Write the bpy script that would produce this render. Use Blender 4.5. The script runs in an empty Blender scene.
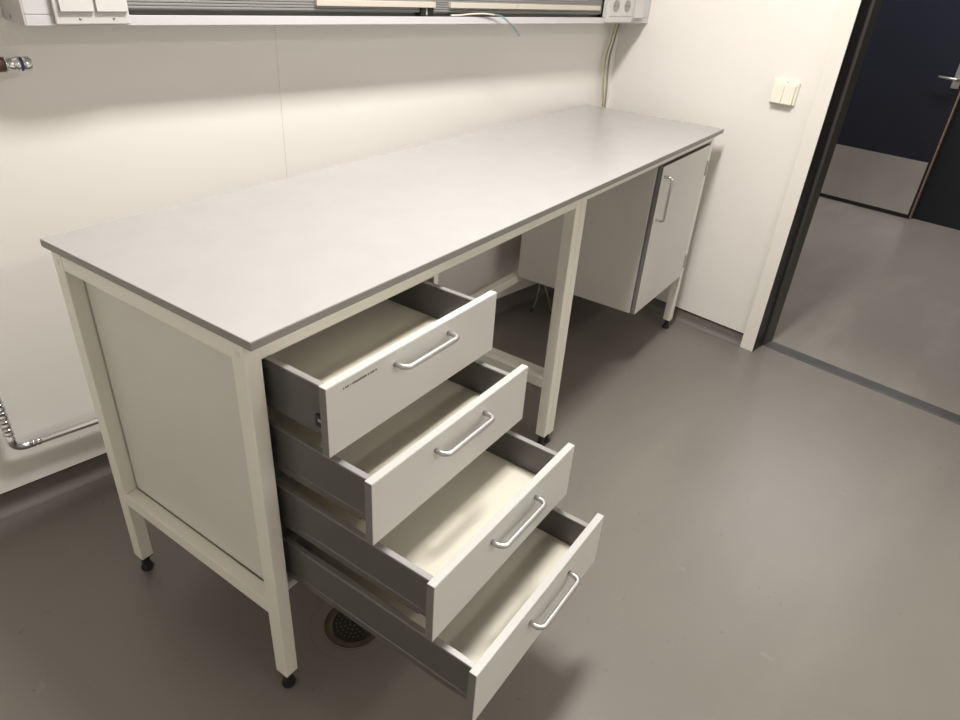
import bpy, bmesh, math, random
from mathutils import Vector, Matrix
random.seed(7)
S = bpy.context.scene
COL = S.collection
TH = math.radians(9.5)            # the bench stands slightly askew to the room
ROT = Matrix.Rotation(TH, 4, 'Z')
UR, VB = 2.36, 1.0              # inner faces of the right wall and the back wall
CEIL = 2.62
ZW, TW = 0.9, 0.016               # worktop height, thickness


# ------------------------------------------------------------------ materials
def srgb(r, g, b):
    f = lambda c: (c / 255 / 12.92) if c <= 10 else ((c / 255 + .055) / 1.055) ** 2.4
    return (f(r), f(g), f(b), 1)


def mat(name, col, rough=.5, metal=0.0, var=.04, scale=6.0, bump=0.0, bscale=250.0, spec=.5, coat=0.0):
    m = bpy.data.materials.new(name)
    m.use_nodes = True
    nt = m.node_tree
    b = nt.nodes['Principled BSDF']
    b.inputs['Roughness'].default_value = rough
    b.inputs['Metallic'].default_value = metal
    b.inputs['Specular IOR Level'].default_value = spec
    b.inputs['Coat Weight'].default_value = coat
    tc = nt.nodes.new('ShaderNodeTexCoord')
    n = nt.nodes.new('ShaderNodeTexNoise')
    n.inputs['Scale'].default_value = scale
    n.inputs['Detail'].default_value = 4
    nt.links.new(tc.outputs['Object'], n.inputs['Vector'])
    r = nt.nodes.new('ShaderNodeValToRGB')
    c = Vector(col[:3])
    r.color_ramp.elements[0].position = .3
    r.color_ramp.elements[1].position = .7
    r.color_ramp.elements[0].color = (*(c * (1 - var)), 1)
    r.color_ramp.elements[1].color = (*(c * (1 + var)), 1)
    nt.links.new(n.outputs['Fac'], r.inputs['Fac'])
    nt.links.new(r.outputs['Color'], b.inputs['Base Color'])
    if bump:
        n2 = nt.nodes.new('ShaderNodeTexNoise')
        n2.inputs['Scale'].default_value = bscale
        n2.inputs['Detail'].default_value = 3
        nt.links.new(tc.outputs['Object'], n2.inputs['Vector'])
        bp = nt.nodes.new('ShaderNodeBump')
        bp.inputs['Strength'].default_value = bump
        bp.inputs['Distance'].default_value = .002
        nt.links.new(n2.outputs['Fac'], bp.inputs['Height'])
        nt.links.new(bp.outputs['Normal'], b.inputs['Normal'])
    return m


def floor_mat(name, col, rough, spots=True):
    """poured epoxy floor: cloudy tone, small dark scuffs, faint pale worn streaks"""
    m = mat(name, col, rough, var=.05, scale=1.6, bump=.12, bscale=90)
    nt = m.node_tree
    b = nt.nodes['Principled BSDF']
    base = b.inputs['Base Color'].links[0].from_socket
    tc = next(n for n in nt.nodes if n.type == 'TEX_COORD')

    def blotch(sc, lo, hi, colr, stretch=(1, 1, 1), amount=.5):
        nonlocal base
        mp = nt.nodes.new('ShaderNodeMapping')
        mp.inputs['Scale'].default_value = stretch
        nt.links.new(tc.outputs['Object'], mp.inputs['Vector'])
        n = nt.nodes.new('ShaderNodeTexNoise')
        n.inputs['Scale'].default_value = sc
        n.inputs['Detail'].default_value = 5
        nt.links.new(mp.outputs['Vector'], n.inputs['Vector'])
        r = nt.nodes.new('ShaderNodeMapRange')
        r.inputs['From Min'].default_value = lo
        r.inputs['From Max'].default_value = hi
        r.inputs['To Max'].default_value = amount
        nt.links.new(n.outputs['Fac'], r.inputs['Value'])
        mx = nt.nodes.new('ShaderNodeMix')
        mx.data_type = 'RGBA'
        nt.links.new(r.outputs['Result'], mx.inputs['Factor'])
        nt.links.new(base, mx.inputs['A'])
        mx.inputs['B'].default_value = colr
        base = mx.outputs['Result']
    c = Vector(col[:3])
    if spots:
        blotch(34, .68, .72, (*(c * .6), 1), amount=.5)
        blotch(22, .70, .73, (*(c * 1.35), 1), (1, .5, 1), amount=.35)
    blotch(2.2, .52, .72, (*(c * 1.22), 1), (.5, 1.6, 1), amount=.5 if spots else .9)  # pale clouds; stronger in the corridor, imitating its reflective gradient in colour
    nt.links.new(base, b.inputs['Base Color'])
    return m


M = {}
M['wall'] = mat('painted_wall', (.80, .768, .73, 1), .55, var=.012, scale=2, bump=.05, bscale=160)
M['casing'] = mat('door_casing', (.80, .768, .715, 1), .45, var=.01)
M['ceiling'] = mat('ceiling_white', (.8, .78, .75, 1), .8, var=.02)
M['floor'] = floor_mat('epoxy_floor', (.186, .169, .150, 1), .38)
M['cfloor'] = floor_mat('corridor_floor', (.25, .228, .205, 1), .25, spots=False)
M['base'] = mat('cove_base', (.16, .146, .13, 1), .6, var=.05)
M['gap'] = mat('dark_gap', (.03, .027, .022, 1), .7)
M['top'] = mat('worktop_laminate', (.39, .384, .379, 1), .22, var=.02, scale=14, bump=.06, bscale=500)
M['edge'] = mat('worktop_edge', (.27, .25, .235, 1), .45, var=.03)
M['frame'] = mat('cream_powder_coat', (.83, .81, .725, 1), .4, var=.015, bump=.05, bscale=600)
M['plug'] = mat('cream_plastic', (.78, .76, .68, 1), .35, var=.01)
M['black'] = mat('black_rubber', (.012, .012, .013, 1), .4, var=.1)
M['panel'] = mat('grey_melamine', (.69, .68, .62, 1), .45, var=.015)
M['cupside'] = mat('cupboard_melamine', (.58, .57, .53, 1), .45, var=.015)
M['front'] = mat('drawer_front_laminate', (.70, .69, .66, 1), .42, var=.012, bump=.04, bscale=500)
M['lip'] = mat('pale_edge_band', (.50, .494, .478, 1), .4, var=.01)
M['fedge'] = mat('grey_edge_band', (.19, .185, .178, 1), .45, var=.02)
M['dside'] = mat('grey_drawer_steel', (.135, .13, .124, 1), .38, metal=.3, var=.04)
M['dtop_lit'] = mat('drawer_steel_lit_top', (.34, .335, .33, 1), .35, metal=.3, var=.03)  # top of the drawer steel, with the light it catches painted in
M['dback'] = mat('grey_drawer_back', (.2, .19, .17, 1), .45, var=.03)
M['dbottom'] = mat('cream_drawer_bottom', (.70, .66, .56, 1), .38, var=.015)
M['steel'] = mat('brushed_steel', (.56, .56, .56, 1), .42, metal=1, var=.04, scale=60)
M['chrome'] = mat('chrome', (.72, .72, .72, 1), .14, metal=1, var=.03)
M['trunk'] = mat('trunking_lacquer', (.54, .54, .54, 1), .38, var=.01)
M['cap'] = mat('trunking_end_cap', (.46, .45, .44, 1), .45, var=.02)
M['ribs'] = mat('dark_grey_profile', (.25, .247, .24, 1), .5, metal=.2, var=.04)
M['strip'] = mat('cream_cover_strip', (.52, .48, .41, 1), .45, var=.015)
M['white'] = mat('white_plastic', (.56, .545, .53, 1), .28, var=.006)
M['offwhite'] = mat('ivory_plastic', (.82, .79, .68, 1), .3, var=.006)
M['sgrey'] = mat('socket_grey', (.30, .285, .26, 1), .5, var=.03)
M['screw'] = mat('screw_metal', (.28, .25, .22, 1), .4, metal=.6)
M['yg'] = mat('yellow_green_wire', (.33, .33, .10, 1), .45, var=.3, scale=70)
M['gw'] = mat('grey_cable', (.27, .26, .24, 1), .5, var=.05)
M['ww'] = mat('pale_cable', (.62, .59, .50, 1), .5, var=.04)
M['bw'] = mat('blue_grey_wire', (.16, .25, .28, 1), .45, var=.1)
M['brown'] = mat('brown_bakelite', (.06, .03, .015, 1), .35, var=.2, scale=80)
M['blue'] = mat('blue_ring', (.02, .02, .16, 1), .35)
M['jamb'] = mat('black_door_frame', (.016, .016, .017, 1), .42, var=.08)
M['jamb2'] = mat('dark_grey_rebate', (.045, .043, .04, 1), .5, var=.06)
M['thr'] = mat('threshold_rubber', (.052, .05, .049, 1), .5, var=.25, scale=9)
M['navy'] = mat('navy_door_laminate', (.0085, .011, .022, 1), .38, var=.06)
M['navy2'] = mat('navy_black_panel', (.005, .006, .011, 1), .5, var=.06)
M['wood'] = mat('raw_wood_edge', (.32, .22, .16, 1), .5, var=.15, scale=40)
M['kick'] = mat('steel_kick_plate', (.78, .765, .745, 1), .28, metal=1, var=.05, scale=5)
M['ink'] = mat('black_ink', (.09, .085, .08, 1), .6)
M['drain'] = mat('dark_cast_iron', (.02, .018, .014, 1), .6, metal=.3, var=.3, scale=40)
M['rim'] = mat('worn_drain_rim', (.10, .083, .055, 1), .4, metal=.6, var=.2, scale=30)
lm = bpy.data.materials.new('lamp_diffuser')
lm.use_nodes = True
lb = lm.node_tree.nodes['Principled BSDF']
lb.inputs['Base Color'].default_value = (.9, .9, .88, 1)
lb.inputs['Emission Color'].default_value = (1, .93, .82, 1)
lb.inputs['Emission Strength'].default_value = 3
M['lamp'] = lm


# ------------------------------------------------------------------ mesh tools
class MB:
    """collects shapes into one mesh object"""
    def __init__(self):
        self.bm = bmesh.new()
        self.mats = []

    def mi(self, m):
        if m not in self.mats:
            self.mats.append(m)
        return self.mats.index(m)

    def _merge(self, t, m, smooth):
        i = self.mi(m)
        for f in t.faces:
            f.material_index = i
            f.smooth = smooth
        me = bpy.data.meshes.new('tmp')
        t.to_mesh(me)
        t.free()
        self.bm.from_mesh(me)
        bpy.data.meshes.remove(me)
        return self

    def box(self, x0, x1, y0, y1, z0, z1, m, bev=.0012, seg=2):
        t = bmesh.new()
        bmesh.ops.create_cube(t, size=1)
        for v in t.verts:
            v.co = Vector(((x0 + x1) / 2 + v.co.x * (x1 - x0), (y0 + y1) / 2 + v.co.y * (y1 - y0), (z0 + z1) / 2 + v.co.z * (z1 - z0)))
        if bev:
            bmesh.ops.bevel(t, geom=t.edges[:], offset=min(bev, .45 * min(x1 - x0, y1 - y0, z1 - z0)), segments=seg, affect='EDGES', profile=.5)
        return self._merge(t, m, False)

    def prism(self, prof, axis, a0, a1, m, smooth=False):
        """extrude a closed 2D profile along axis; profile axes are the other two in order"""
        t = bmesh.new()
        def mk(p, a):
            c = list(p)
            c.insert('xyz'.index(axis), a)
            return t.verts.new(c)
        A = [mk(p, a0) for p in prof]
        B = [mk(p, a1) for p in prof]
        n = len(prof)
        t.faces.new(A)
        t.faces.new(B[::-1])
        for i in range(n):
            t.faces.new((A[i], A[(i + 1) % n], B[(i + 1) % n], B[i]))
        bmesh.ops.recalc_face_normals(t, faces=t.faces[:])
        return self._merge(t, m, smooth)

    def lathe(self, c, axis, prof, m, n=24):
        """prof: list of (radius, height along axis)"""
        t = bmesh.new()
        ax = Vector(axis).normalized()
        e1 = ax.orthogonal().normalized()
        e2 = ax.cross(e1)
        c = Vector(c)
        rings = []
        for r, h in prof:
            rings.append([t.verts.new(c + ax * h + (e1 * math.cos(2 * math.pi * k / n) + e2 * math.sin(2 * math.pi * k / n)) * max(r, 1e-5)) for k in range(n)])
        for a, b in zip(rings, rings[1:]):
            for k in range(n):
                t.faces.new((a[k], a[(k + 1) % n], b[(k + 1) % n], b[k]))
        t.faces.new(rings[0][::-1])
        t.faces.new(rings[-1])
        bmesh.ops.recalc_face_normals(t, faces=t.faces[:])
        i = self.mi(m)
        for f in t.faces:
            f.material_index = i
            f.smooth = len(f.verts) == 4
        me = bpy.data.meshes.new('tmp')
        t.to_mesh(me)
        t.free()
        self.bm.from_mesh(me)
        bpy.data.meshes.remove(me)
        return self

    def cyl(self, c, axis, r, h, m, n=24, bev=.001):
        b = min(bev, r * .4, h * .4)
        return self.lathe(c, axis, [(r - b, 0), (r, b), (r, h - b), (r - b, h)], m, n)

    def tube(self, pts, r, m, n=12, smooth_path=0):
        pts = [Vector(p) for p in pts]
        if smooth_path:
            q = []
            P = [pts[0] * 2 - pts[1]] + pts + [pts[-1] * 2 - pts[-2]]
            for i in range(1, len(P) - 2):
                for k in range(smooth_path):
                    s = k / smooth_path
                    a, b, c, d = P[i - 1:i + 3]
                    q.append(.5 * ((2 * b) + (c - a) * s + (2 * a - 5 * b + 4 * c - d) * s * s + (3 * b - a - 3 * c + d) * s ** 3))
            q.append(pts[-1])
            pts = q
        t = bmesh.new()
        rings = []
        prev = None
        for i, p in enumerate(pts):
            if i == 0:
                d = pts[1] - p
            elif i == len(pts) - 1:
                d = p - pts[-2]
            else:
                d = (pts[i + 1] - p).normalized() + (p - pts[i - 1]).normalized()
            d.normalize()
            if prev is None:
                e = d.orthogonal().normalized()
            else:
                e = (prev - d * prev.dot(d)).normalized()
            prev = e
            g = d.cross(e)
            rings.append([t.verts.new(p + (e * math.cos(2 * math.pi * k / n) + g * math.sin(2 * math.pi * k / n)) * r) for k in range(n)])
        for a, b in zip(rings, rings[1:]):
            for k in range(n):
                t.faces.new((a[k], a[(k + 1) % n], b[(k + 1) % n], b[k]))
        t.faces.new(rings[0][::-1])
        t.faces.new(rings[-1])
        bmesh.ops.recalc_face_normals(t, faces=t.faces[:])
        return self._merge(t, m, True)

    def build(self, name, parent=None, off=(0, 0, 0), loc=None):
        """off: origin of the parent thing, in the coordinates the shapes were given in"""
        off = Vector(off)
        for v in self.bm.verts:
            v.co -= off
        me = bpy.data.meshes.new(name)
        self.bm.to_mesh(me)
        self.bm.free()
        for m in self.mats:
            me.materials.append(m)
        o = bpy.data.objects.new(name, me)
        COL.objects.link(o)
        if parent:
            o.parent = parent
        if loc is not None:
            o.location = loc
        return o


def tag(o, label, cat, group=None):
    o['label'] = label
    o['category'] = cat
    if group:
        o['group'] = group
    return o


def struct(o):
    o['kind'] = 'structure'
    return o


def thing(name, p, label, cat, group=None, bench=False):
    """Empty at the thing's base; bench=True: p is in bench coordinates"""
    o = bpy.data.objects.new(name, None)
    o.empty_display_size = .1
    COL.objects.link(o)
    if bench:
        o.location = ROT @ Vector(p)
        o.rotation_euler = (0, 0, TH)
    else:
        o.location = p
    return tag(o, label, cat, group)


def bow(mb, a, b, out, r, m, rad=.012):
    """bow handle between feet a and b standing off by vector out"""
    a, b, out = Vector(a), Vector(b), Vector(out)
    d = (b - a).normalized()
    on = out.normalized()
    pts = [a]
    h = out.length
    for s0, sgn in ((a, 1), (b, -1)):
        arc = []
        for k in range(7):
            t = k / 6 * math.pi / 2
            arc.append(s0 + on * (h - rad + rad * math.sin(t)) + d * sgn * rad * (1 - math.cos(t)))
        pts += arc if sgn == 1 else arc[::-1]
    pts.append(b)
    return mb.tube(pts, r, m, 14)


# ------------------------------------------------------------------ the room
UL, VF = -1.35, -3.1               # left wall, front wall (behind the camera)
DV0, DV1, DH = .04, -.90, 2.08    # door opening in the right wall
CU, CV0, CV1 = 5.2, -3.0, 1.7     # the corridor
mb = MB(); mb.box(UL - .12, UR + .085, VF - .12, VB + .12, -.1, 0, M['floor'], 0)
fl = struct(mb.build('floor'))
mb = MB(); mb.box(UR + .085, CU + .15, CV0, CV1, -.1, 0, M['cfloor'], 0)
struct(mb.build('floor_corridor'))
mb = MB(); mb.box(UL - .12, UR + .16, VF - .12, VB + .12, CEIL, CEIL + .1, M['ceiling'], 0)
struct(mb.build('ceiling'))
mb = MB(); mb.box(UR + .16, CU + .15, CV0, CV1, CEIL, CEIL + .1, M['ceiling'], 0)
struct(mb.build('ceiling_corridor'))
BZ, BZR = .086, .063                          # the wall panels stop above a recessed cove base
mb = MB()
SX = .676                          # panel joint
mb.box(UL - .12, SX - .0003, VB, VB + .12, BZ, CEIL, M['wall'], .0003, 1)
mb.box(SX + .0003, UR + .12, VB, VB + .12, BZ, CEIL, M['wall'], .0003, 1)
struct(mb.build('wall_back'))
mb = MB()
mb.box(UR, UR + .16, DV0 + .055, VB, BZR, CEIL, M['wall'], 0)
mb.box(UR, UR + .16, DV1 - .055, DV0 + .055, DH + .055, CEIL, M['wall'], 0)
mb.box(UR, UR + .16, VF, DV1 - .055, BZR, CEIL, M['wall'], 0)
struct(mb.build('wall_right'))
mb = MB(); mb.box(UL - .12, UL, VF, VB, 0, CEIL, M['wall'], 0); struct(mb.build('wall_left'))
mb = MB(); mb.box(UL - .12, UR + .16, VF - .12, VF, 0, CEIL, M['wall'], 0); struct(mb.build('wall_front'))


def cove(sgn, face, BZ, rec, n=8, r=.022):
    """profile of a base set 8 mm behind the panels and curving out on to the floor (depth, z)"""
    back = face + sgn * .05
    p = [(back, 0), (back, BZ), (face + sgn * rec, BZ)]
    p.append((face + sgn * rec, r))
    for k in range(1, n + 1):
        t = k / n * math.pi / 2
        p.append((face + sgn * rec - sgn * r * (1 - math.cos(t)), r - r * math.sin(t) + .0006))
    return p


mb = MB(); mb.prism(cove(1, VB, BZ, .022), 'x', UL, UR + .02, M['base']); mb.box(UL, UR + .01, VB + .002, VB + .05, BZ - .004, BZ, M['gap'], 0)
struct(mb.build('baseboard_back'))
mb = MB(); mb.prism(cove(1, UR, BZR, .008), 'y', DV0 + .056, VB + .01, M['base']); mb.box(UR + .002, UR + .05, DV0 + .056, VB, BZR - .004, BZR, M['gap'], 0)
struct(mb.build('baseboard_right'))

# door opening: pale casing, black frame with rebate, threshold
mb = MB()
for (a, b) in ((DV0, DV0 + .058), (DV1 - .058, DV1)):
    mb.box(UR - .012, UR + .005, a, b, 0, DH + .058, M['casing'], .002)
mb.box(UR - .012, UR + .005, DV1, DV0, DH, DH + .058, M['casing'], .002)
struct(mb.build('trim_1'))
dr = struct(MB().box(UR - .010, UR + .083, DV0 - .002, DV0 + .054, 0, DH + .05, M['jamb'], .001)
            .box(UR - .010, UR + .083, DV1 - .054, DV1 + .002, 0, DH + .05, M['jamb'], .001)
            .box(UR - .010, UR + .083, DV1 - .054, DV0 + .054, DH - .002, DH + .05, M['jamb'], .001).build('door_1'))
mb = MB()
for (a, b) in ((DV0 - .014, DV0 + .054), (DV1 - .054, DV1 + .014)):
    mb.box(UR + .089, UR + .175, a, b, 0, DH + .05, M['jamb2'], .003)
    mb.box(UR + .083, UR + .089, a + .012, b, 0, DH + .05, M['black'], .001)
mb.box(UR + .083, UR + .175, DV1 - .05, DV0 + .05, DH - .012, DH + .05, M['jamb2'], .003)
mb.build('rebate', dr)
mb = MB()
mb.prism([(UR + .085, 0), (UR + .09, .007), (UR + .148, .008), (UR + .155, 0)], 'y', DV1 + .014, DV0 - .014, M['thr'])
struct(mb.build('trim_2'))

# corridor
mb = MB(); mb.box(UR + .16, CU + .15, CV1, CV1 + .1, 0, CEIL, M['wall'], 0); struct(mb.build('wall_corridor_left'))
mb = MB(); mb.box(UR + .16, CU + .15, CV0 - .1, CV0, 0, CEIL, M['wall'], 0); struct(mb.build('wall_corridor_right'))
mb = MB(); mb.box(CU + .05, CU + .15, CV0, CV1, 0, CEIL, M['navy2'], 0); struct(mb.build('wall_corridor_end'))
d2 = struct(MB().box(CU, CU + .042, .176, 1.18, .03, 2.1, M['navy'], .001).build('door_2'))
MB().box(CU - .0015, CU, .192, 1.17, .03, .402, M['kick'], .0004).build('kick_plate', d2)
MB().box(CU + .002, CU + .04, .176, 1.18, .004, .03, M['black'], .001).build('bottom_seal', d2)
MB().box(CU - .001, CU + .042, .168, .176, .004, 2.1, M['wood'], .001).build('door_edge', d2)
hp = MB().box(CU - .008, CU, .19, .236, .885, 1.10, M['steel'], .002).build('handle_plate', d2)
hb = MB(); hb.tube([(CU - .006, .205, .942), (CU - .05, .205, .942), (CU - .058, .21, .942), (CU - .06, .22, .943), (CU - .06, .315, .948)], .009, M['steel'])
hb.build('lever_handle', d2)

# ------------------------------------------------------------------ the bench: frames, worktop
IY, DY = .0243, .0345
YB = .5628
RZ0, RZ1 = .237, .2717


def bench_frame(xl, xr, w, zb, railz, label, plug_left):
    """cream tube frame from xl to xr, four legs of width w"""
    org = ((xl + xr) / 2, .31, 0)
    t = thing('bench_frame', org, label, 'table frame', 'cream tube frames under the worktop', bench=True)
    ztop = ZW - TW
    for x in (xl, xr - w):
        for y in (IY, YB):
            m = MB(); m.box(x, x + w, y, y + DY, zb, ztop, M['frame'], .0016)
            leg = m.build('leg', t, org)
            cx, cy = x + w / 2, y + DY / 2
            m = MB(); m.lathe((cx, cy, 0), (0, 0, 1), [(.0138, 0.0005), (.0150, .003), (.0150, .010), (.0120, .015), (.0105, .022), (.0105, zb - .004), (.0105, zb + .0005)], M['black'])
            m.build('levelling_foot', leg, org)
            m = MB(); m.box(x + .001, x + w - .001, y + .001, y + DY - .001, zb - .003, zb + .001, M['black'], .0005)
            m.build('end_cap', leg, org)
            if plug_left and x == xl:
                m = MB(); m.lathe((x + .0002, cy, .862), (-1, 0, 0), [(.0062, 0), (.006, .001), (.004, .0016)], M['plug'], 20)
                m.build('plug', leg, org)
    a, b = xl + w, xr - w
    for nm, box in (('front_rail', (a, b, IY + .001, IY + DY - .002, railz, ztop)), ('back_rail', (a, b, YB + .001, YB + DY - .001, railz, ztop)),
                    ('lower_back_rail', (a, b, YB + .001, YB + DY - .001, RZ0, RZ1))):
        MB().box(*box, M['frame'], .0014).build(nm, t, org)
    for x in (xl, xr - w):
        for nm, z0, z1 in (('side_rail', .848, ztop), ('lower_side_rail', RZ0, RZ1)):
            MB().box(x + .0006, x + w - .0006, IY + DY, YB, z0, z1, M['frame'], .0014).build(nm, t, org)
    return t


bench_frame(.0043, 1.1474, .0310, .050, .846, 'cream steel tube frame at the near left end, holding the open drawers', True)
bench_frame(1.1492, 2.2990, .0318, .044, .855, 'cream steel tube frame at the far right end, holding the hanging cupboard', False)

org = (1.157, .31, ZW - TW)
mb = MB()
mb.box(0, 2.3149, 0, .6213, ZW - TW, ZW - .0014, M['edge'], .0008)
mb.box(.0006, 2.3143, .0006, .6207, ZW - .0014, ZW, M['top'], .0005, 1)
wt = mb.build('worktop', None, org)
wt.location = ROT @ Vector(org)
wt.rotation_euler = (0, 0, TH)
tag(wt, 'long pale grey laminate worktop with a darker thin edge, lying on the cream frames', 'worktop')

# ------------------------------------------------------------------ drawer cabinet
CX0, CX1 = .0362, .5270
CYF, CYB, CZ0, CZ1 = .0470, .5598, RZ1 + .0036, .8445
org = ((CX0 + CX1) / 2, .3, CZ0)
dc = thing('drawer_cabinet', org, 'grey four-drawer cabinet with every drawer pulled out, stepped further towards the bottom', 'drawer cabinet', bench=True)
T = .016
MB().box(CX0, CX0 + T, CYF, CYB, CZ0, CZ1, M['panel'], .0008).build('side_panel', dc, org)
m = MB(); m.box(CX1 - T, CX1, CYF, CYB, CZ0, CZ1, M['panel'], .0008); m.box(CX1 - T + .0005, CX1 - .0005, CYF - .001, CYF + .001, CZ0, CZ1, M['frame'], .0003)
m.build('side_panel', dc, org)
m = MB(); m.box(CX0 + .006, CX1 - .006, CYF, CYB, RZ1 + .0003, CZ0, M['panel'], .0003); m.box(CX0 + T, CX1 - T, CYF, CYB, CZ0, CZ0 + T, M['panel'], .0008); m.box(CX0 + T, CX1 - T, CYF - .001, CYF, CZ0 + .001, CZ0 + T - .001, M['lip'], .0003)
m.build('bottom_panel', dc, org)
MB().box(CX0 + .006, CX1 - .006, CYB, CYB + .0028, CZ0 + T, CZ1, M['panel'], .0003).box(CX0 - .0009, CX0 + .05, YB + .0004, YB + .008, CZ0, CZ1, M['panel'], 0).build('back_panel', dc, org)  # strip beside the back leg: filler added to stop light showing through
m = MB(); m.box(CX0 + T, CX1 - T, CYF, CYF + .06, CZ1 - T, CZ1, M['panel'], .0008)
m.build('top_brace', dc, org)

FX0, FX1, FT, FH = .0415, .5145, .0155, .1335
DR = [(.1137, .8425), (.205, .7030), (.3356, .5620), (.4284, .4185)]
for i, (e, zt) in enumerate(DR):
    yf = -e
    zb = zt - FH
    L = .475
    sx0, sx1 = CX0 + T + .006, .4890      # outside of the steel sides
    y0, y1 = yf + FT, yf + FT + L
    zs0, zs1 = zb + .026, zt - .016                 # steel sides
    m = MB(); m.box(sx0 + .012, sx1 - .012, y0, y1 - .016, zs0 + .006, zs0 + .020, M['dbottom'], .0008)
    dr_ = m.build('drawer', dc, org)
    m = MB(); m.box(FX0, FX1, yf + .0012, yf + FT, zb, zt - .0008, M['fedge'], .0005)
    m.box(FX0 + .0008, FX1 - .0008, yf, yf + .0012, zb + .0006, zt - .0014, M['front'], .0004)
    m.box(FX0 + .0002, FX1 - .0002, yf + .0004, yf + FT - .0002, zt - .0012, zt, M['lip'], .0004)
    m.build('drawer_front', dr_, org)
    for s in (0, 1):
        xa = sx0 if s == 0 else sx1 - .0135
        xb = xa + .0135
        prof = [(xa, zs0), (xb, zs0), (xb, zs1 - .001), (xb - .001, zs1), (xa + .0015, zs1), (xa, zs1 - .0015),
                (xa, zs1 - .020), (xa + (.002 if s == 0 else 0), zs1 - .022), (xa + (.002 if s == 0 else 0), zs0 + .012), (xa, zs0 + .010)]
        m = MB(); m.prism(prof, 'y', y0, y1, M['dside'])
        m.box(xa + .0012, xb - .0008, y0 + .001, y1 - .001, zs1 - .001, zs1 + .0006, M['dtop_lit'], .0004)
        # runner rail beneath
        m.box(xa + .002, xb - .001, y0 + .03, y1 - .01, zs0 - .008, zs0, M['dside'], .0005)
        m.build('drawer_side', dr_, org)
    MB().box(sx0 + .0135, sx1 - .0135, y1 - .016, y1, zs0 + .006, zs1 - .004, M['dback'], .0008).build('drawer_back', dr_, org)
    m = MB()
    hx0 = (.207, .206, .207, .216)[i]
    hx1 = (.348, .354, .360, .367)[i]
    hz = (.8155, .6725, .5295, .3755)[i]
    hxm = (hx0 + hx1) / 2
    bow(m, (hxm - .075, yf - .0002, hz), (hxm + .075, yf - .0002, hz), (0, -.026, 0), .0052, M['steel'], .014)
    m.build('handle', dr_, org)
    if i == 0:
        # a line of tiny dark print, too small to read, and the black release clip
        m = MB()
        x = .078
        while x < .153:
            w = random.uniform(.0016, .0034)
            m.box(x, x + w, yf - .0003, yf + .0004, .8262 - .0017, .8262 + random.choice((.0014, .0018, .0018)), M['ink'], 0)
            x += w + random.choice((.0009, .0009, .001, .0028))
        m.build('printed_line', dr_, org)
        m = MB(); m.box(sx0 - .003, sx0 + .001, yf + FT + .010, yf + FT + .028, zs0 + .012, zs0 + .036, M['black'], .0008)
        m.box(sx0 - .0036, sx0 - .003, yf + FT + .015, yf + FT + .022, zs0 + .023, zs0 + .029, M['steel'], .0003)
        m.build('release_clip', dr_, org)

# ------------------------------------------------------------------ hanging cupboard
KX0, KX1, KYF, KYB, KZ0, KZ1 = 1.757, 2.2615, .0425, .558, .2725, .848
org = ((KX0 + KX1) / 2, .3, KZ0)
hc = thing('hanging_cupboard', org, 'closed grey cupboard with one door hung under the far right end of the worktop', 'cupboard', bench=True)
T = .0165
m = MB(); m.box(KX0, KX0 + T, KYF, KYB, KZ0, KZ1, M['cupside'], .0008); m.box(KX0 + .0004, KX0 + T - .0004, KYF - .001, KYF + .0005, KZ0 + .0004, KZ1, M['lip'], .0003)
m.build('side_panel', hc, org)
MB().box(KX1 - T, KX1, KYF, KYB, KZ0, KZ1, M['cupside'], .0008).build('side_panel', hc, org)
MB().box(KX0 + T, KX1 - T, KYF, KYB, KZ0, KZ0 + T, M['cupside'], .0008).build('bottom_panel', hc, org)
MB().box(KX0 + T, KX1 - T, KYF, KYB, KZ1 - T, KZ1, M['cupside'], .0008).build('top_panel', hc, org)
MB().box(KX0 + T, KX1 - T, KYB - .008, KYB, KZ0 + T, KZ1 - T, M['cupside'], .0005).build('back_panel', hc, org)
m = MB(); DYF = .0212
m.box(KX0 + .001, KX1 - .002, DYF + .0012, DYF + .0165, KZ0 + .001, .8445, M['fedge'], .0006)
m.box(KX0 + .0016, KX1 - .0026, DYF, DYF + .0012, KZ0 + .0016, .8440, M['front'], .0004)
kd = m.build('door', hc, org)
m = MB(); bow(m, (1.784, DYF - .0002, .806), (1.784, DYF - .0002, .648), (0, -.028, 0), .0052, M['chrome'])
m.build('handle', kd, org)
for z in (.750, .345):
    m = MB()
    m.lathe((KX1 + .0008, DYF - .002, z - .03), (0, 0, 1), [(.003, 0), (.0042, .002), (.0042, .018), (.0034, .019), (.0042, .020), (.0042, .040), (.0034, .041), (.0042, .042), (.0042, .058), (.003, .06)], M['steel'], 16)
    m.build('hinge', kd, org)

# ------------------------------------------------------------------ cable trunking above the bench
TX0, TX1, TY, TZ = .03, UR - .002, .862, 1.2462
tr = thing('cable_trunking', (TX0, TY, TZ), 'long grey-white cable trunking along the back wall with dark ribbed open channel', 'cable trunking')
tr.rotation_euler = (0, math.radians(.335), 0)
LN = TX1 - TX0
DP = VB - TY - .002
H = .20
RX0, RX1 = .205, 2.00
m = MB()
m.box(.004, LN - .004, 0, .004, 0, .0205, M['trunk'], .001)          # front lip
m.box(.004, LN - .004, .002, DP, 0, .004, M['trunk'], .001)           # underside
m.box(.004, RX0, 0, .004, .0212, H, M['trunk'], .001)                 # left blank face
m.box(RX1, LN - .004, 0, .004, .0212, H, M['trunk'], .001)            # right blank face
m.box(.004, LN - .004, 0, DP, H - .004, H, M['trunk'], .001)
m.box(RX0, RX1, 0, .004, .155, H, M['trunk'], .001)
m.build('housing', tr)
m = MB()
m.box(RX0, RX1, .036, .050, .004, H - .004, M['ribs'], 0)
m.box(RX0, RX1, .014, .036, .030, H - .004, M['ribs'], 0)
m.box(RX0, RX1, .004, .036, .0155, .0185, M['ribs'], 0)
z = .033
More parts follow.
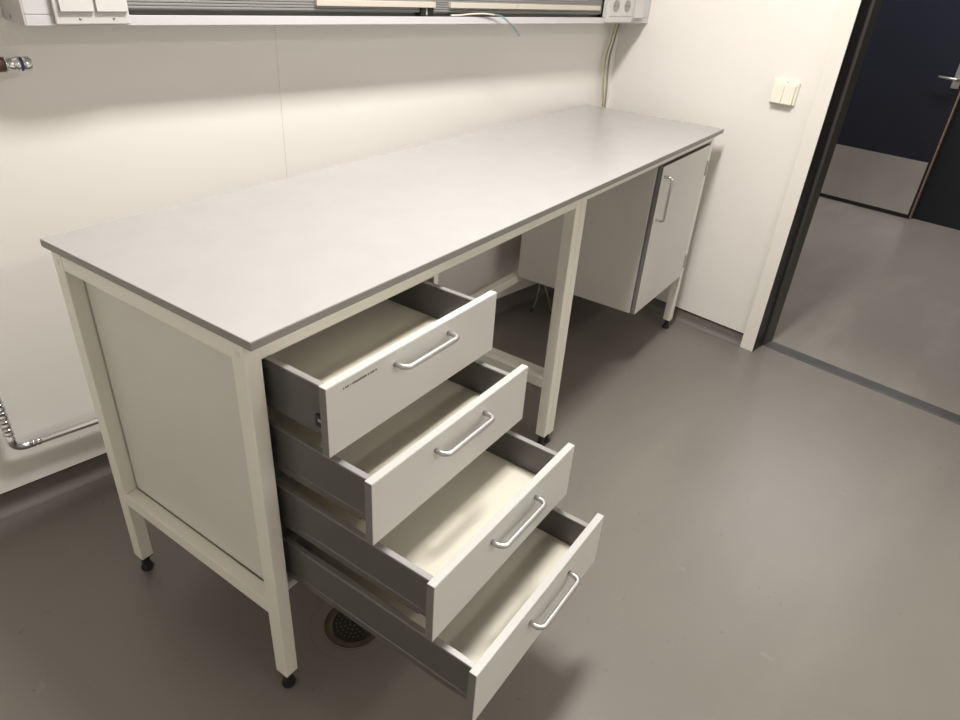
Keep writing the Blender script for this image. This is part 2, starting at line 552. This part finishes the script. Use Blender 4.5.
while z < H - .02:
    m.box(RX0, RX1, .0105, .0145, z, z + .0052, M['ribs'], .0009, 2)
    z += .0066
m.build('ribbed_channel', tr)
for x in (0, LN - .004):
    m = MB(); m.box(x, x + .004, 0, DP, 0, H, M['cap'], .001)
    if x == 0:
        m.lathe((.0003, .087, .006 + .004), (-1, 0, 0), [(.005, 0), (.0046, .0012), (.002, .0016)], M['screw'], 16)
    m.build('end_cap', tr)
for (a, b) in ((.694, 1.118), (1.182, 1.4885), (1.491, 1.975)):
    m = MB(); m.box(a, b, -.001, .030, .0450, .0600, M['strip'], .001)
    m.build('cover_strip', tr)
for a in (1.064, 1.0935):
    m = MB(); m.box(a, a + .020, .004, .034, .0235, .0465, M['black'], .001)
    m.build('clip', tr)
m = MB(); m.box(1.0865, 1.0915, .006, .03, .0235, .0445, M['cap'], .001); m.build('spacer', tr)


def plate(name, x0, x1, z0, z1, label, cat, group=None):
    """wall-plate thing on the trunking face; returns Empty and its origin in room coordinates"""
    org = ((x0 + x1) / 2, TY, z0)
    return thing(name, org, label, cat, group), org


sw, org = plate('double_rocker_switch', .086, .235, 1.2485, 1.335, 'white double switch with two wide rockers at the left end of the trunking', 'switch')
m = MB(); m.box(.086, .235, TY - .011, TY - .0004, 1.2490, 1.338, M['white'], .002); m.build('face_plate', sw, org)
for (a, b) in ((.097, .1615), (.168, .2300)):
    m = MB()
    m.prism([(TY - .011, 1.2725), (TY - .017, 1.2725), (TY - .0185, 1.2745), (TY - .014, 1.325), (TY - .011, 1.326)], 'x', a, b, M['white'])
    m.build('rocker', sw, org)
for x in (.1335, .2010):
    m = MB(); m.lathe((x, TY - .0108, 1.2595), (0, -1, 0), [(.0028, 0), (.0026, .0008), (.0012, .001)], M['screw'], 16); m.build('screw', sw, org)

so, org = plate('double_socket', 2.040, 2.214, 1.2385, 1.33, 'white double power socket on the right end of the trunking', 'socket')
m = MB(); m.box(2.040, 2.214, TY - .013, TY - .0004, 1.2385, 1.334, M['white'], .002); m.build('face_plate', so, org)
for cx in (2.088, 2.166):
    m = MB(); m.box(cx - .035, cx + .035, TY - .015, TY - .012, 1.2605, 1.332, M['white'], .002); m.build('insert', so, org)
    m = MB(); m.lathe((cx, TY - .0152, 1.297), (0, -1, 0), [(.0215, 0), (.0215, .0005), (.0200, .0008)], M['sgrey'], 32)
    for dx in (-.0095, .0095):
        m.lathe((cx + dx, TY - .0158, 1.297), (0, -1, 0), [(.0028, 0), (.0026, .0005)], M['black'], 14)
    m.box(cx - .003, cx + .003, TY - .0175, TY - .0156, 1.3165, 1.3185, M['steel'], .0003)
    m.box(cx - .003, cx + .003, TY - .0175, TY - .0156, 1.2755, 1.2775, M['steel'], .0003)
    m.build('outlet', so, org)
s1, org = plate('single_switch', 2.218, 2.292, 1.2485, 1.33, 'small white single switch between the double socket and the corner', 'switch')
m = MB(); m.box(2.218, 2.292, TY - .009, TY - .0004, 1.2440, 1.33, M['cap'], .0015); m.build('face_plate', s1, org)
m = MB(); m.prism([(TY - .008, 1.2535), (TY - .018, 1.2535), (TY - .019, 1.2555), (TY - .012, 1.326), (TY - .008, 1.327)], 'x', 2.224, 2.287, M['white'])
m.build('rocker', s1, org)

# loose cable end drooping out of the trunking
org = (1.30, .855, 1.262)
lc = thing('loose_cable', org, 'thin pale cable with bared grey-blue cores drooping out of the trunking', 'cable')
m = MB(); m.tube([(1.22, .868, 1.2630), (1.26, .866, 1.2640), (1.296, .862, 1.2670), (1.35, .856, 1.2690), (1.402, .852, 1.2660)], .0025, M['ww'], 10, 6); m.build('sheath', lc, org)
for k, dz in enumerate((0, .004)):
    m = MB(); m.tube([(1.398, .852, 1.2660), (1.43, .846, 1.2600 + dz), (1.475, .842, 1.236 + dz), (1.505, .842, 1.2145 + dz * 1.3), (1.523 + dz, .843, 1.199 + dz)], .0013, M['bw'], 8, 6)
    m.build('core', lc, org)

# cables hanging in the corner, from the trunking down behind the bench
CB = [('hanging_cable', 'yellow-green earth wire hanging in the corner behind the worktop', 'yg', .0027, [(2.276, .960, 1.236), (2.266, .968, 1.158), (2.252, .972, 1.08), (2.262, .972, .98), (2.277, .970, .89), (2.28, .97, .6), (2.27, .97, .2), (2.25, .965, .006)]),
      ('hanging_cable', 'pale thick cable hanging just right of the yellow-green wire in the corner', 'ww', .0044, [(2.288, .964, 1.236), (2.278, .974, 1.158), (2.264, .982, 1.08), (2.274, .982, .98), (2.290, .978, .89), (2.295, .975, .6), (2.29, .975, .2), (2.27, .965, .006)]),
      ('hanging_cable', 'grey cable, rightmost of the cables hanging in the corner', 'gw', .0042, [(2.304, .964, 1.236), (2.298, .974, 1.158), (2.296, .984, 1.08), (2.308, .986, .98), (2.312, .982, .89), (2.315, .978, .6), (2.31, .978, .2), (2.30, .968, .006)])]
for nm, lab, mt, r, pts in CB:
    org = Vector(pts[-1])
    m = MB(); m.tube(pts, r, M[mt], 10, 6)
    o = m.build(nm, None, org, org)
    tag(o, lab, 'cable', 'cables hanging in the corner')

# hoses under the cupboard
for k, (lab, pts) in enumerate([('pale thin hose with a dark end under the cupboard, nearer the drawers', [(2.10, .645, .40), (2.085, .635, .26), (2.073, .617, .123), (2.063, .611, .086), (2.028, .602, .042), (1.975, .591, .010)]),
                                ('pale thin hose under the cupboard, hanging nearer the right wall', [(2.12, .640, .40), (2.12, .630, .26), (2.117, .610, .10), (2.116, .590, .054), (2.092, .560, .022), (2.02, .505, .008)])]):
    P = [ROT @ Vector(p) for p in pts]
    org = P[-1]
    t = thing('hose', (org.x, org.y, 0), lab, 'hose', 'hoses under the cupboard')
    MB().tube(P, .0042, M['gw'], 10, 6).build('tube', t, (org.x, org.y, 0))
    d = (P[-1] - P[-2]).normalized()
    MB().lathe(P[-1] - d * .022, d, [(.005, 0), (.0075, .003), (.0075, .011), (.006, .013), (.006, .020), (.0045, .023)], M['black'], 16).build('end_fitting', t, (org.x, org.y, 0))

# ------------------------------------------------------------------ pipes on the back wall
PV, PZ = .965, .016
org = (-.2175, PV, .21)
wp = thing('water_pipe', (org[0], org[1], org[2] + PZ), 'chrome water pipe turning from upright to level low on the back wall', 'pipe')
el = [(-.2175, PV, .262)] + [(-.2175 + .03 * (1 - math.cos(t)), PV, .240 - .026 * math.sin(t)) for t in [k / 8 * math.pi / 2 for k in range(9)]] + [(-.176, PV, .2140)]
MB().tube(el, .0108, M['chrome'], 16).build('elbow', wp, org)
MB().tube([(-.178, PV, .2140), (.30, PV, .2065), (.33, PV + .005, .206), (.345, PV + .02, .206), (.35, VB - .0005, .206)], .0098, M['chrome'], 16).build('level_pipe', wp, org)
MB().tube([(-.2175, PV, .26), (-.2175, PV, .80)], .0098, M['chrome'], 16).build('upright_pipe', wp, org)
for z in (.262, .288, .315, .34):
    m = MB()
    m.lathe((-.2175, PV, z), (0, 0, 1), [(.0095, 0), (.0125, .002), (.0125, .007), (.0100, .009), (.0100, .016), (.0120, .018), (.0120, .020), (.0095, .022)], M['chrome'], 18)
    m.build('fitting', wp, org)
m = MB()
m.lathe((-.2175, PV, .80), (0, 0, 1), [(.0110, 0), (.0125, .003), (.0125, .02), (.009, .024)], M['chrome'], 18)
m.build('pipe_cap', wp, org)
for x in (-.176, -.164):
    m = MB()
    m.lathe((x, PV, .2138), (1, 0, -.016), [(.0085, 0), (.0112, .001), (.0112, .006), (.0085, .007)], M['chrome'], 18)
    m.build('coupling', wp, org)
m = MB(); m.tube([(-.2175, PV, .50), (-.2175, VB - .0005, .50)], .005, M['chrome'], 10); m.lathe((-.2175, PV, .49), (0, 0, 1), [(.0085, 0), (.012, .002), (.012, .018), (.0085, .02)], M['chrome'], 18)
m.build('pipe_clip', wp, org)

TV = .94
org = (-.06, TV, 1.16)
tp = thing('water_tap', (org[0] - .0065, org[1], org[2] + .004), 'chrome tap outlet with brown collar and blue ring high on the left wall end', 'tap')
m = MB(); m.lathe((-.055, TV, 1.160), (1, 0, .03), [(.011, 0), (.0148, .004), (.0148, .052), (.0135, .055)], M['brown'], 22); m.build('collar', tp, org)
m = MB(); m.lathe((.0, TV, 1.1612), (1, 0, .0), [(.0150, 0), (.0165, .0015), (.0150, .003), (.0130, .004), (.0130, .020), (.0145, .021), (.0145, .027), (.0130, .028), (.0130, .034), (.0145, .036), (.0145, .047), (.0115, .049), (.0115, .05)], M['chrome'], 24)
m.build('spout', tp, org)
m = MB(); m.lathe((.0275, TV, 1.1612), (1, 0, .0), [(.0134, 0), (.0142, .001), (.0142, .005), (.0134, .006)], M['blue'], 24); m.build('blue_ring', tp, org)
m = MB(); m.tube([(-.05, TV, 1.160), (-.09, TV, 1.159), (-.105, TV + .01, 1.159), (-.11, VB - .0005, 1.159)], .009, M['chrome'], 14); m.build('inlet_pipe', tp, org)

# light switch on the right wall
org = (UR, .212, 1.02)
ls = thing('light_switch', org, 'ivory two-rocker light switch on the white wall beside the doorway', 'switch')
m = MB(); m.box(UR - .012, UR - .0004, .163, .262, 1.0185, 1.1015, M['offwhite'], .003); m.build('face_plate', ls, org)
for (a, b) in ((.1705, .2100), (.2115, .2510)):
    m = MB(); m.prism([(UR - .011, 1.0215), (UR - .029, 1.0215), (UR - .030, 1.0235), (UR - .024, 1.087), (UR - .011, 1.088)], 'y', a, b, M['offwhite'])
    m.build('rocker', ls, org)
m = MB(); m.lathe((UR - .0118, .207, 1.0955), (-1, 0, 0), [(.0022, 0), (.002, .0006)], M['screw'], 12); m.build('screw', ls, org)

# ------------------------------------------------------------------ floor drain
dcn = ROT @ Vector((.222, .038, 0))
org = (dcn.x, dcn.y, 0)
fd = thing('floor_drain', org, 'round dark floor drain with worn metal rim under the lowest open drawer', 'drain')
m = MB(); m.lathe((dcn.x, dcn.y, 0), (0, 0, 1), [(.0735, .0002), (.0735, .0018), (.0715, .0026), (.066, .0016), (.052, .0014), (.0515, .0003)], M['rim'], 48)
m.tube([(dcn.x + .0725 * math.cos(2 * math.pi * k / 64), dcn.y + .0725 * math.sin(2 * math.pi * k / 64), .0022) for k in range(65)], .0011, M['screw'], 6); m.build('rim', fd, org)
m = MB(); m.lathe((dcn.x, dcn.y, 0), (0, 0, 1), [(.051, .0006), (.051, .0020), (.049, .0030), (.03, .0032)], M['drain'], 40)
m.build('grate', fd, org)
m = MB()
for ring, n in ((.010, 6), (.021, 12), (.032, 18), (.042, 24)):
    for k in range(n):
        a = 2 * math.pi * (k + .5 * (n % 4 == 0)) / n
        m.lathe((dcn.x + ring * math.cos(a), dcn.y + ring * math.sin(a), .0030), (0, 0, 1), [(.0022, 0), (.0026, .0006), (.0016, .0016)], M['rim'], 8)
m.build('studs', fd, org)
m = MB()
n = 72
t_ = [(dcn.x + .104 * math.cos(2 * math.pi * k / n), dcn.y + .104 * math.sin(2 * math.pi * k / n), .0002) for k in range(n + 1)]
m.tube(t_, .0009, M['base'], 6)
m.build('sealant_ring', fd, org)

# ------------------------------------------------------------------ lamps of the room and the corridor, and an added fill
def lamp(x, y, lx, ly, power, col, label):
    t = thing('ceiling_light', (x, y, CEIL - .06), label, 'ceiling light', 'ceiling lights')
    org = (x, y, CEIL - .06)
    m = MB(); m.box(x - lx / 2 - .02, x + lx / 2 + .02, y - ly / 2 - .02, y + ly / 2 + .02, CEIL - .055, CEIL - .0005, M['white'], .004); m.build('housing', t, org)
    m = MB(); m.box(x - lx / 2, x + lx / 2, y - ly / 2, y + ly / 2, CEIL - .060, CEIL - .054, M['lamp'], .001); m.build('diffuser', t, org)
    l = bpy.data.lights.new('lamp_light', 'AREA')
    l.shape = 'RECTANGLE'
    l.size, l.size_y = lx, ly
    l.energy = power
    l.color = col
    o = bpy.data.objects.new('lamp_light', l)
    COL.objects.link(o)
    o.parent = t
    o.location = (0, 0, -.004)
    return t


WARM = (1, .972, .925)
lamp(.80, .02, .60, .24, 58, WARM, 'square-ended white ceiling light in front of the wall trunking, nearest the bench')
lamp(.9, -2.6, 1.2, .30, 25, WARM, 'wide unseen ceiling light added behind the camera as front fill')  # added fill lamp, out of view, to brighten the drawer fronts
lamp(4.4, .1, .3, 1.2, 38, (1, .97, .93), 'long white ceiling light of the corridor')

W = bpy.data.worlds.new('World')
S.world = W
W.use_nodes = True
W.node_tree.nodes['Background'].inputs['Color'].default_value = (.9, .92, 1, 1)
W.node_tree.nodes['Background'].inputs['Strength'].default_value = .02

# ------------------------------------------------------------------ camera
cd = bpy.data.cameras.new('camera')
cam = bpy.data.objects.new('camera', cd)
COL.objects.link(cam)
r = Vector((0.57202054, -0.81776477, 0.06366537))
u = Vector((0.38720859, 0.337643, 0.8579433))
f = Vector((0.72309198, 0.46610941, -0.50978428))
Rm = Matrix((r, u, -f)).transposed().to_4x4()
cam.matrix_world = ROT @ (Matrix.Translation((-.55012236, -.77070423, 1.42120014)) @ Rm)
cd.sensor_fit = 'HORIZONTAL'
cd.sensor_width = 36
cd.lens = 675.2026 / 960 * 36
cd.clip_start = .02
S.camera = cam

S.view_settings.view_transform = 'Standard'
S.view_settings.look = 'None'
S.view_settings.gamma = 1
S.view_settings.use_curve_mapping = False
S.view_settings.exposure = 0.0
